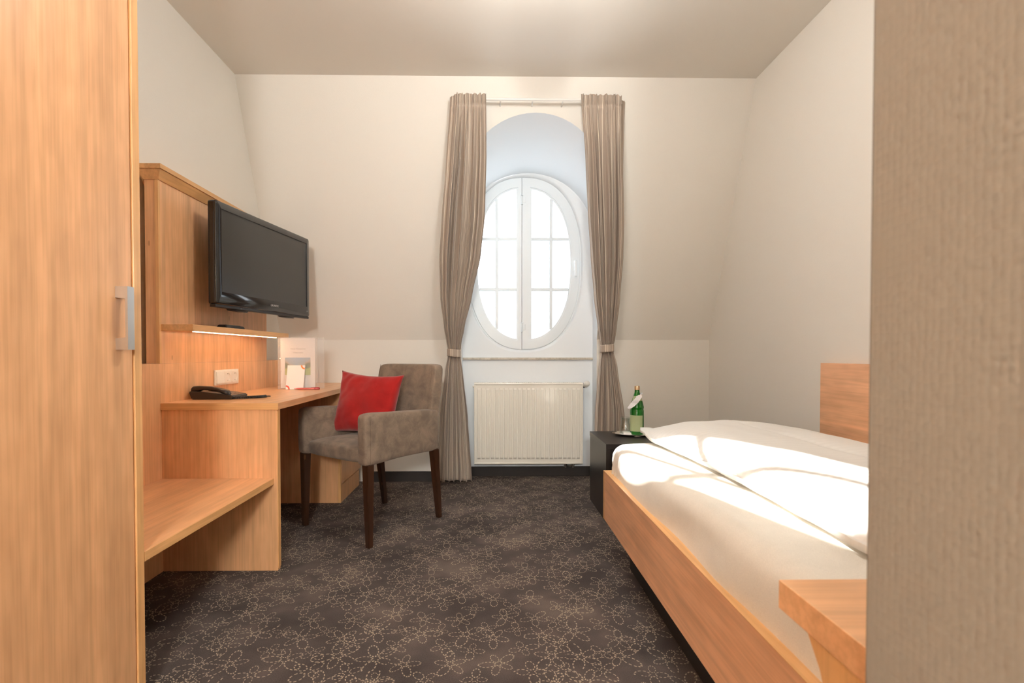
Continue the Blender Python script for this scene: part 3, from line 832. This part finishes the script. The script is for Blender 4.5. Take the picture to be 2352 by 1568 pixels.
# local: x to the picture's right, -y to the front of the chair
def leg(tx, ty, bx, by, zt, w0=.021, w1=.0135):
    bm = new(); rows = []
    for t in (0, 1):
        x, y, z, w = (bx, by, 0, w1) if t == 0 else (tx, ty, zt, w0)
        rows.append([bm.verts.new((x + sx * w, y + sy * w, z)) for sx, sy in ((-1, -1), (1, -1), (1, 1), (-1, 1))])
    fs = [bm.faces.new(rows[0][::-1]), bm.faces.new(rows[1])]
    for i in range(4): fs.append(bm.faces.new((rows[0][i], rows[0][(i + 1) % 4], rows[1][(i + 1) % 4], rows[1][i])))
    bmesh.ops.bevel(bm, geom=list(bm.edges), offset=.003, segments=2, affect='EDGES'); return bm
for s_ in (-1, 1):
    A('leg', leg(s_ * .256, -.258, s_ * .262, -.258, .395), WLEG)
    A('leg', leg(s_ * .232, .215, s_ * .226, .262, .395), WLEG)
def soft(bm, x0, x1, y0, y1, z0, z1, r, sub=3, jig=.0015, seed=0, shape=None):
    """upholstered block: rounded, slightly uneven"""
    box(bm, x0, x1, y0, y1, z0, z1)
    bmesh.ops.subdivide_edges(bm, edges=list(bm.edges), cuts=9, use_grid_fill=True)
    for v in bm.verts:
        p = v.co
        c = Vector((min(max(p.x, x0 + r), x1 - r), min(max(p.y, y0 + r), y1 - r), min(max(p.z, z0 + r), z1 - r)))
        dd = p - c
        nrm = dd.normalized() if dd.length > 1e-9 else Vector((0, 0, 0))
        # push to a rounded box
        q = c + nrm * min(dd.length, r) if dd.length > r else p
        q = q + nrm * (noise.noise(q * 14 + Vector((seed, 0, 0))) * jig + noise.noise(q * 5 + Vector((0, seed, 0))) * jig * 1.5)
        if shape: q = shape(q)
        v.co = q
    return bm
def sub(o, lv=1):
    md = o.modifiers.new('smooth', 'SUBSURF'); md.levels = lv; md.render_levels = lv; return o
def seatshape(p):
    f = max(0, (p.z - .43)) / .05
    dx = 1 - min(1, abs(p.x) / .24) ** 2; dy = 1 - min(1, abs((p.y + .02) / .27)) ** 2
    return Vector((p.x, p.y, p.z + f * .020 * dx * (.35 + .65 * max(0, dy))))
sub(A('seat', soft(new(), -.222, .222, -.280, .20, .388, .468, .028, seed=1, shape=seatshape, jig=.002), smooth='all'))
for s_ in (-1, 1):
    def armshape(p, s_=s_):
        t = (p.y + .29) / .53
        z = p.z
        if z > .45: z -= .026 * t * (z - .45) / .185
        if z < .45: z += .010 * math.sin(PI * min(1, max(0, t))) * (.45 - z) / .07
        return Vector((p.x - s_ * .028 * t, p.y, z))
    x0, x1 = sorted((s_ * .212, s_ * .282))
    a_ = sub(A('armrest', soft(new(), x0, x1, -.292, .245, .384, .640, .022, seed=3 + s_, shape=armshape), smooth='all'))
    # stitched seam just inside the front edge
    xs_ = s_ * .2825
    pts = [(xs_ - s_ * .002, -.262, .395 + .23 * k / 10) for k in range(11)]
    A('seam', tube(new(), pts, .0014, 6), parent=a_, smooth='all')
def backshape(p):
    t = max(0, (p.z - .40) / .46)
    w = 1 - .0 * t
    return Vector((p.x * w, p.y + .058 * t ** 1.3 + .012 * (1 - (p.x / .24) ** 2) * t, p.z))
bk = sub(A('backrest', soft(new(), -.238, .238, .165, .245, .40, .861, .020, seed=9, shape=backshape, jig=.002), smooth='all'))
for s_ in (-1, 1):
    pts = []
    for k in range(14):
        z = .62 + .235 * k / 13; p = backshape(Vector((s_ * .215, .1635, z))); pts.append((p.x, p.y, p.z))
    A('seam', tube(new(), pts, .0013, 6), parent=bk, smooth='all')

# cushion
def cushion(loc, rz, tilt, roll, w=.40, h_=.36, th=.075):
    bm = new(); n = 36; top = []; bot = []
    def pt(i, j, sgn):
        u = -1 + 2 * i / n; v = -1 + 2 * j / n
        # pinched edges, pointed corners
        cu = 1 - .085 * (1 - v * v) * 1.0; cv = 1 - .085 * (1 - u * u)
        x = u * w / 2 * (cv if False else 1) * (1 - .115 * (1 - v ** 2) * abs(u) ** 3)
        z = v * h_ / 2 * (1 - .115 * (1 - u ** 2) * abs(v) ** 3)
        h = ((1 - u ** 2) * (1 - v ** 2)) ** .42
        y = sgn * th * h
        q = Vector((x * 9, sgn * 3, z * 9))
        y += sgn * h * .016 * noise.noise(q)
        y += sgn * .006 * h * math.sin((x - z) * 60 + 4 * noise.noise(q)) * max(0, abs(u - v) - .7)
        e = max(abs(u), abs(v))
        y += .006 * noise.noise(Vector((x * 30, 5, z * 30))) * e * h ** .5
        return Vector((x, y, z))
    rows = [[pt(i, j, -1) for j in range(n + 1)] for i in range(n + 1)]
    grid(bm, rows)
    rows = [[pt(i, j, 1) for j in range(n + 1)] for i in range(n + 1)]
    b2 = new(); grid(b2, rows); me = bpy.data.meshes.new('t'); b2.to_mesh(me); b2.free(); bm.from_mesh(me); bpy.data.meshes.remove(me)
    bmesh.ops.remove_doubles(bm, verts=bm.verts, dist=1e-5); bmesh.ops.recalc_face_normals(bm, faces=bm.faces)
    xf(bm, Matrix.Translation(loc) @ Matrix.Rotation(rz, 4, 'Z') @ Matrix.Rotation(tilt, 4, 'X') @ Matrix.Rotation(roll, 4, 'Y'))
    o = obj('cushion', bm, REDF, smooth='all')
    tag(o, 'square red cushion propped up on the armchair seat', 'cushion')
    return o
cushion((-.688, 2.735, .645), R(-20), R(-14), R(3), w=.405, h_=.350, th=.060)

# ------------------------------------------------------------------ curtains
rod = thing('curtain_rod', 'thin white curtain rail above the window arch', 'curtain rail', (.27, 2.95, 2.42))
RZ = 2.418; RY = 2.950
pts = [(-.238, slope_y(RZ) - .002, RZ), (-.236, 2.985, RZ), (-.222, 2.958, RZ), (-.19, RY, RZ), (.73, RY, RZ), (.758, 2.958, RZ), (.772, 2.985, RZ), (.774, slope_y(RZ) - .002, RZ)]
obj('rail', tube(new(), pts, .0075, 10), mat('white_rail', (.82, .80, .76), .25), rod, smooth=50)
for x in (.05, .24, .42): obj('bracket', tube(new(), [(x, RY + .004, RZ - .006), (x, slope_y(RZ), RZ - .006)], .004, 8), MATS['white_rail'], rod)

def curtain(name_label, keys, ret, seed, zb):
    """keys: (z, xl, xr, y, amp) from top to bottom; ret = side (-1 left, 1 right) that bends back to the wall"""
    rnd = random.Random(seed)
    keys = sorted(keys, reverse=True)
    def K(z):
        for a, b_ in zip(keys, keys[1:]):
            if z >= b_[0]:
                t = (a[0] - z) / (a[0] - b_[0]); t = t * t * (3 - 2 * t) * .35 + t * .65
                return [a[i] + (b_[i] - a[i]) * t for i in range(1, 5)]
        return list(keys[-1][1:])
    NU, NV = 300, 150
    nf = 6
    phs = [rnd.uniform(0, 6.28) for _ in range(8)]
    # uneven pleat positions
    def warp(u): return u + .018 * math.sin(2 * PI * 2 * u + phs[0]) + .012 * math.sin(2 * PI * 5 * u + phs[1])
    rows = []; uv = []
    zt = keys[0][0]
    for i in range(NU + 1):
        u = i / NU; row = []; ur = []
        for j in range(NV + 1):
            v = j / NV; z = zt + .016 - (zt + .016 - zb) * v ** 1.25
            xl, xr, y, am = K(min(z, zt))
            w = xr - xl
            uw = warp(u) + .010 * math.sin(2.2 * v * PI + phs[2] + u * 7)
            ph = 2 * PI * nf * uw
            tie = math.exp(-((z - ZT) / .09) ** 2)
            s_ = math.sin(ph); fold = math.copysign(abs(s_) ** .8, s_)
            x = xl + w * (u + .26 / nf / 1.0 * math.sin(ph * 1.0 + 1.1) * (1 - .5 * tie)) 
            am = am * (1 - .72 * math.exp(-max(0, zt - .03 - z) / .16))
            yy = y - am * fold - am * .35 * math.sin(ph * .5 + phs[3] + v * 2) - am * .25 * math.sin(ph * 2.3 + phs[4] + v * 3)
            # gathered heading
            fade = math.exp(-max(0, zt - .02 - z) / .10)
            k = math.sin(2 * PI * 21 * u + phs[5] + 2.2 * math.sin(11 * u)); k2 = math.sin(2 * PI * 37 * u + phs[6] + 1.2 * math.sin(17 * u))
            tight = max(0, 1 - abs(z - (zt - .022)) / .010)
            yy += (.0055 * k + .0035 * k2) * fade
            tight = math.exp(-((z - zt + .034) / .007) ** 2)
            if z > zt - .12: yy -= .012 * math.exp(-max(0, zt - .030 - z) / .03)
            yy += .010 * tight
            if z > zt - .06: yy = min(yy, RY - .0115)
            z2 = z + (.0022 * math.sin(2 * PI * 17 * u + phs[7]) + .0015 * k2) * math.exp(-abs(zt + .016 - z) / .02)
            # sideways drift of the cloth between rail and tie
            # return to the wall at the outer end
            t = (u if ret > 0 else 1 - u)
            t = max(0, (t - .80) / .20)
            near_top = min(1, max(0, (z - 1.2) / 1.2))
            yw = slope_y(min(z, 2.43)) - .012
            yy = yy + (yw - yy) * (t ** 1.3) * near_top
            x = x - ret * .014 * math.sin(t * PI) * near_top * 0
            # tie squeezes everything together
            yy = yy * (1 - .35 * tie) + (y) * .35 * tie
            row.append((x, min(yy, yw + .004 if z > .9 else yy), z2 if v > 0 else z2)); ur.append((u, v))
        rows.append(row); uv.append(ur)
    bm = new(); grid(bm, rows, uv=uv)
    bmesh.ops.recalc_face_normals(bm, faces=bm.faces)
    t_ = thing('curtain', name_label, 'curtain', ((keys[-1][1] + keys[-1][2]) / 2, keys[-1][3], zb), 0, None)
    c = obj('curtain_cloth', bm, CURT, t_, smooth='all')
    md = c.modifiers.new('thickness', 'SOLIDIFY'); md.thickness = .0012
    # tieback band
    xl, xr, y, am = K(ZT)
    cx_ = (xl + xr) / 2; hw_ = (xr - xl) / 2 + .004; rows = []; uv = []; n = 64
    for k in range(n + 1):
        a = 2 * PI * k / n; r2 = 1 + .03 * math.sin(9 * a)
        px, py = cx_ + hw_ * math.cos(a) * r2, y + (.037) * math.sin(a) * r2
        rows.append([(px * 1, py, ZT + dz + .004 * math.cos(a) * ret) for dz in (-.026, -.018, 0, .018, .026)])
        uv.append([(k / n * .32, q * .1) for q in range(5)])
    bm = new(); grid(bm, rows, uv=uv)
    o = obj('tieback', bm, CURT, t_, smooth='all'); md = o.modifiers.new('thickness', 'SOLIDIFY'); md.thickness = .004; md.offset = 1
    return t_
ZT = .925
def px_keys(rows_, side_):
    return rows_
curtain('striped taupe curtain tied back on the left of the window', [
    (2.418, -.255, -.043, 2.930, .016), (2.10, -.292, -.043, 3.010, .031), (1.78, -.330, -.056, 3.110, .036), (1.55, -.350, -.083, 3.190, .034),
    (1.30, -.350, -.140, 3.290, .024), (1.10, -.330, -.190, 3.360, .020), (.985, -.312, -.213, 3.410, .016), (.925, -.302, -.223, 3.430, .012), (.80, -.326, -.206, 3.425, .018),
    (.50, -.362, -.176, 3.42, .024), (.045, -.390, -.148, 3.415, .026)], -1, 3, .040)
ZT = .958
curtain('striped taupe curtain tied back on the right, behind the black nightstand', [
    (2.418, .512, .790, 2.930, .016), (2.10, .556, .806, 3.010, .031), (1.78, .592, .836, 3.110, .036), (1.55, .626, .850, 3.190, .034),
    (1.30, .672, .852, 3.290, .024), (1.10, .716, .846, 3.360, .020), (1.01, .742, .846, 3.405, .016), (.958, .758, .838, 3.430, .012), (.83, .738, .868, 3.425, .018),
    (.50, .712, .915, 3.42, .024), (.045, .690, .935, 3.415, .026)], 1, 11, .040)

# ------------------------------------------------------------------ nightstand, tray and what stands on it
ns = thing('nightstand', 'black-brown nightstand between bed and window', 'nightstand', (.84, 2.89, 0))
obj('top_board', B(.618, 1.06, 2.672, 3.125, .402, .430, bev=.0015), BLACKW, ns)
obj('side_panel', B(.620, .645, 2.680, 3.122, 0, .402, bev=.001), BLACKW, ns)
obj('side_panel', B(1.033, 1.058, 2.680, 3.122, 0, .402, bev=.001), BLACKW, ns)
obj('back_board', B(.645, 1.033, 3.105, 3.120, .02, .402), BLACKW, ns)
obj('drawer_front', B(.647, 1.031, 2.700, 2.718, .215, .396, bev=.001), BLACKW, ns)
obj('bottom_board', B(.645, 1.033, 2.700, 3.105, .03, .055), BLACKW, ns)
TX, TY, TZt = .885, 2.975, .4305
tr = thing('tray', 'oval silver tray on the black nightstand', 'tray', (TX, TY, TZt))
obj('tray_dish', lathe(new(), [(0, TZt), (.128, TZt), (.140, TZt + .004), (.156, TZt + .010), (.160, TZt + .0125), (.157, TZt + .0135), (.140, TZt + .0065), (.126, TZt + .0022), (0, TZt + .002)], TX, TY, 64, 1, .62), TRAYM, tr, smooth=50)
dl = obj('paper_doily', prism(new(), [(.80, 2.925), (.845, 2.885), (.965, 2.900), (1.000, 2.965), (.96, 3.045), (.83, 3.055), (.775, 3.00)], 2, TZt + .0032, TZt + .0042), PAPER)
tag(dl, 'white paper napkin lying flat on the silver tray', 'napkin')
gl = thing('drinking_glass', 'clear drinking glass upside down beside the green bottle', 'glass', (.812, 3.005, TZt + .0045))
gz = TZt + .0045
obj('glass_wall', lathe(new(), [(.0335, gz), (.0335, gz + .002), (.0330, gz + .030), (.0315, gz + .050), (.0275, gz + .062), (.0265, gz + .070), (.0275, gz + .092), (.0285, gz + .098), (.026, gz + .100), (0, gz + .100), (0, gz + .092), (.0255, gz + .091), (.0245, gz + .070), (.0295, gz + .050), (.0312, gz + .030), (.0318, gz), (.0335, gz)], .812, 3.005, 36), CLEARG, gl, smooth=60)
card = obj('coaster', prism(new(), [(.79, 2.96), (.845, 2.955), (.855, 3.02), (.80, 3.03)], 2, gz - .0002, gz + .012), PAPER)
tag(card, 'folded white paper under the drinking glass', 'coaster')
bt = thing('water_bottle', 'green glass water bottle standing on the tray', 'bottle', (.872, 2.968, gz))
bx_, by_ = .872, 2.968
prf = [(0, gz), (.034, gz), (.0385, gz + .003), (.0405, gz + .010), (.0405, gz + .145), (.0385, gz + .148), (.0385, gz + .156), (.0402, gz + .160), (.0402, gz + .168), (.0385, gz + .172), (.0375, gz + .178), (.033, gz + .196), (.025, gz + .220), (.0195, gz + .238), (.0155, gz + .252), (.0135, gz + .275), (.0135, gz + .283), (0, gz + .283)]
obj('bottle_glass', lathe(new(), prf, bx_, by_, 48), BOTG, bt, smooth=50)
def wrap(r0, r1, z0, z1, a0, a1, n=24):
    rows = []
    for k in range(n + 1):
        a = R(a0 + (a1 - a0) * k / n)
        rows.append([(bx_ + r * math.cos(a), by_ + r * math.sin(a), z) for r, z in ((r0, z0), (r1, z1))])
    return grid(new(), rows)
obj('front_label', wrap(.0411, .0411, gz + .022, gz + .118, 170, 305), LABG, bt, smooth='all', label='pale green label around the belly')
obj('neck_label', wrap(.0305, .0225, gz + .204, gz + .232, 190, 350), LABG, bt, smooth='all')
obj('bottle_cap', lathe(new(), [(0, gz + .281), (.0155, gz + .279), (.0160, gz + .268), (.0160, gz + .288), (.0150, gz + .2915), (0, gz + .292)], bx_, by_, 24), GOLD, bt, smooth=40)
# hang tag: a pointed tongue on a ring around the neck
tg = thing('hang_tag', 'white paper tag hung around the neck of the green bottle', 'tag', (bx_, by_, gz + .23))
bm = new(); n = 24; top = []; 
out = [(.004, .010), (-.014, .008), (-.030, -.008), (-.048, -.026), (-.066, -.046), (-.080, -.063), (-.083, -.071), (-.076, -.075), (-.060, -.071), (-.040, -.058), (-.020, -.040), (-.002, -.018), (.008, -.002)]
prism(bm, out, 1, -.0006, .0006)
xf(bm, Matrix.Translation((bx_ + .012, by_ - .034, gz + .232)) @ Matrix.Rotation(R(-14), 4, 'X'))
tp = obj('tag_paper', bm, mat('white_tag_card', (.90, .90, .92), .5), tg)
bm = new(); rows = []
for k in range(25):
    a = R(190 + 250 * k / 24); rx, ry = .024, .023
    cx_, cy_ = bx_ + .006, by_ - .004
    zz = gz + .236 + .012 * math.cos(a)
    rows.append([(cx_ + rx * math.cos(a), cy_ + ry * math.sin(a), zz - .004), (cx_ + rx * math.cos(a) * 1.02, cy_ + ry * math.sin(a) * 1.02, zz + .004)])
grid(bm, rows)
o = obj('tag_loop', bm, mat('white_tag_card', (0, 0, 0)), tg, smooth='all'); md = o.modifiers.new('thickness', 'SOLIDIFY'); md.thickness = .0008
bm = text_bm('MINERAL\nWASSER', .0095); xf(bm, Matrix.Translation((bx_ + .012, by_ - .034, gz + .232)) @ Matrix.Rotation(R(-14), 4, 'X') @ Matrix.Translation((-.036, -.0011, -.034)) @ Matrix.Rotation(R(90), 4, 'X'))
obj('tag_lettering', bm, TEXTG, tp)

# ------------------------------------------------------------------ bed
BX0, BX1, BY0, BY1 = .500, 1.545, .48, 2.215
bd = thing('bed_frame', 'wooden bed frame with a deep side rail on a black plinth', 'bed', ((BX0 + BX1) / 2, 1.3, 0))
obj('side_rail', B(BX0, BX0 + .026, BY0, BY1 - .0265, .182, .397, bev=.0012), WBED, bd)
obj('rail_edge', B(BX0 - .0004, BX0 + .0264, BY0, BY1 - .0265, .3968, .3984), WEY, bd)
obj('end_board', B(BX0, BX1, BY1 - .026, BY1, .182, .397, bev=.0012), WEX, bd)
obj('side_rail', B(BX1 - .026, BX1, BY0, BY1 - .0265, .182, .397, bev=.0012), WBED, bd)
obj('slatted_base', B(BX0 + .027, BX1 - .027, BY0, BY1 - .027, .215, .235), WEX, bd)
obj('plinth', B(BX0 + .090, BX1 - .10, BY0, 2.10, 0, .214), PLINTH, bd)

def mattress():
    bm = new()
    x0, x1, y0, y1, z0, z1 = BX0 + .032, BX1 - .032, BY0 + .003, 2.180, .236, .528
    nx, ny, nz_ = 44, 64, 10; r = .045
    def place(p):
        c = Vector((min(max(p.x, x0 + r), x1 - r), min(max(p.y, y0 + r), y1 - r), min(max(p.z, z0 + r * .4), z1 - r)))
        dd = p - c; 
        q = c + dd.normalized() * min(dd.length, r) if dd.length > r else p
        # crown of the top, bulge of the side and the pulled corner
        if p.z > z1 - .06: q.z += .008 * (1 - ((p.x - (x0 + x1) / 2) / ((x1 - x0) / 2)) ** 2)
        k = math.sin(PI * (q.z - z0) / (z1 - z0))
        if p.x < x0 + .05:
            q.x -= .010 * k
            q.x += .006 * noise.noise(Vector((q.y * 4, q.z * 7, 1)))
            # soft diagonal drags in the fitted sheet
            q.x += .0035 * math.sin((q.y * 1.2 + q.z * 3.2) * 9 + 1.5 * noise.noise(Vector((q.y * 3, q.z * 3, 0))))
            cr = math.exp(-((y1 - q.y) / .14) ** 2)
            q.x += .004 * cr * math.sin(q.y * 170 + q.z * 60)
        if p.z > z1 - .06: q.z += .0018 * noise.noise(Vector((q.x * 6, q.y * 6, 3)))
        return q
    def face(f, a, b_):
        rows = [[place(Vector(f(i / a, j / b_))) for j in range(b_ + 1)] for i in range(a + 1)]
        grid(bm, rows)
    lx = lambda t: x0 + (x1 - x0) * t; ly = lambda t: y0 + (y1 - y0) * t; lz = lambda t: z0 + (z1 - z0) * t
    face(lambda s, t: (lx(s), ly(t), z1), 60, 220); face(lambda s, t: (lx(s), ly(t), z0), 60, 220)
    face(lambda s, t: (x0, ly(s), lz(t)), 220, 20); face(lambda s, t: (x1, ly(s), lz(t)), 220, 20)
    face(lambda s, t: (lx(s), y0, lz(t)), 60, 20); face(lambda s, t: (lx(s), y1, lz(t)), 60, 20)
    bmesh.ops.remove_doubles(bm, verts=bm.verts, dist=1e-4); bmesh.ops.recalc_face_normals(bm, faces=bm.faces)
    o = obj('mattress', bm, SHEET, smooth='all')
    return tag(o, 'mattress in a cream fitted sheet lying in the wooden bed frame', 'mattress')
mattress()

def duvet():
    bm = new()
    x0, x1, y0, y1 = .700, 1.345, .70, 2.275
    nx, ny = 90, 170; zb = .5385
    def hgt(u, v):
        """u across 0..1, v along 0..1; top height above the bed"""
        x = x0 + (x1 - x0) * u; y = y0 + (y1 - y0) * v
        eu = 1 - abs(2 * u - 1) ** 3.2 if u > .5 else 1 - abs(2 * u - 1) ** 5.0
        ev = 1 - abs(2 * v - 1) ** 9
        h = .098 * max(0, eu) ** .55 * max(0, ev) ** .5
        h += (.012 * noise.noise(Vector((x * 4, y * 2.0, 0))) + .006 * noise.noise(Vector((x * 11, y * 5, 2)))) * (eu * ev > .02) * min(1, eu * ev * 3)
        h -= .006 * math.exp(-((u - .52) / .012) ** 2) * min(1, ev * 2)          # quilt seam
        nearv = math.exp(-((y - .92) / .07) ** 2)
        h -= .022 * nearv * eu
        return max(h, .002)
    def edge(u, v, top):
        x = x0 + (x1 - x0) * u; y = y0 + (y1 - y0) * v
        k = 1 - min(1, u / .12)
        x += k * (.030 * (1 - v) + .012 * math.sin(y * 5.2) + .008 * noise.noise(Vector((0, y * 7, 5))) - .012)
        # the far left corner is drawn out to a soft point
        cp = math.exp(-((1 - v) / .07) ** 2) * math.exp(-(u / .20) ** 2)
        y += cp * .055; x += cp * .020
        return x, y, cp
    for top in (True, False):
        rows = []
        for i in range(nx + 1):
            row = []
            for j in range(ny + 1):
                u = .5 - .5 * math.cos(PI * i / nx); v = .5 - .5 * math.cos(PI * j / ny)
                x, y, cp = edge(u, v, top)
                lift = .022 * math.exp(-(u / .05) ** 2) + .020 * math.exp(-((1 - u) / .05) ** 2) + .025 * math.exp(-((1 - v) / .04) ** 2) + .022 * math.exp(-(v / .03) ** 2)
                lift = min(lift, .03)
                z = zb + lift + cp * .004
                if top and 0 < i < nx and 0 < j < ny: z = zb + max(hgt(u, v), lift + .0015)
                if i in (0, nx) or j in (0, ny): z = zb + lift + cp * .004
                elif not top: z = zb + lift * .4 - .001
                row.append((x, y, z))
            rows.append(row)
        b2 = new(); grid(b2, rows); me = bpy.data.meshes.new('t'); b2.to_mesh(me); b2.free(); bm.from_mesh(me); bpy.data.meshes.remove(me)
    bmesh.ops.remove_doubles(bm, verts=bm.verts, dist=1e-5); bmesh.ops.recalc_face_normals(bm, faces=bm.faces)
    o = obj('duvet', bm, DUVET, smooth='all')
    return tag(o, 'thick white duvet folded lengthwise on the mattress', 'duvet')
duvet()

hb = thing('headboard', 'reddish wooden panel on the right wall above the bed', 'headboard', (1.56, 1.5, .25))
obj('headboard_panel', B(1.549, 1.573, .49, 2.318, .25, .877, bev=.0015), WBED, hb)

# wall table at the end of the partition
wt = thing('wall_table', 'small wooden wall table beside the shade-toned partition at lower right', 'table', (.6, .55, .38))
obj('table_top', B(.385, .95, .462, .656, .579, .617, bev=.001), WX, wt)
obj('support_panel', prism(new(), [(.462, .579), (.600, .579), (.575, .545), (.520, .40), (.462, .36)], 0, .388, .412), WE, wt)
obj('wall_batten', B(.475, .95, .462, .487, .533, .579), WX, wt)
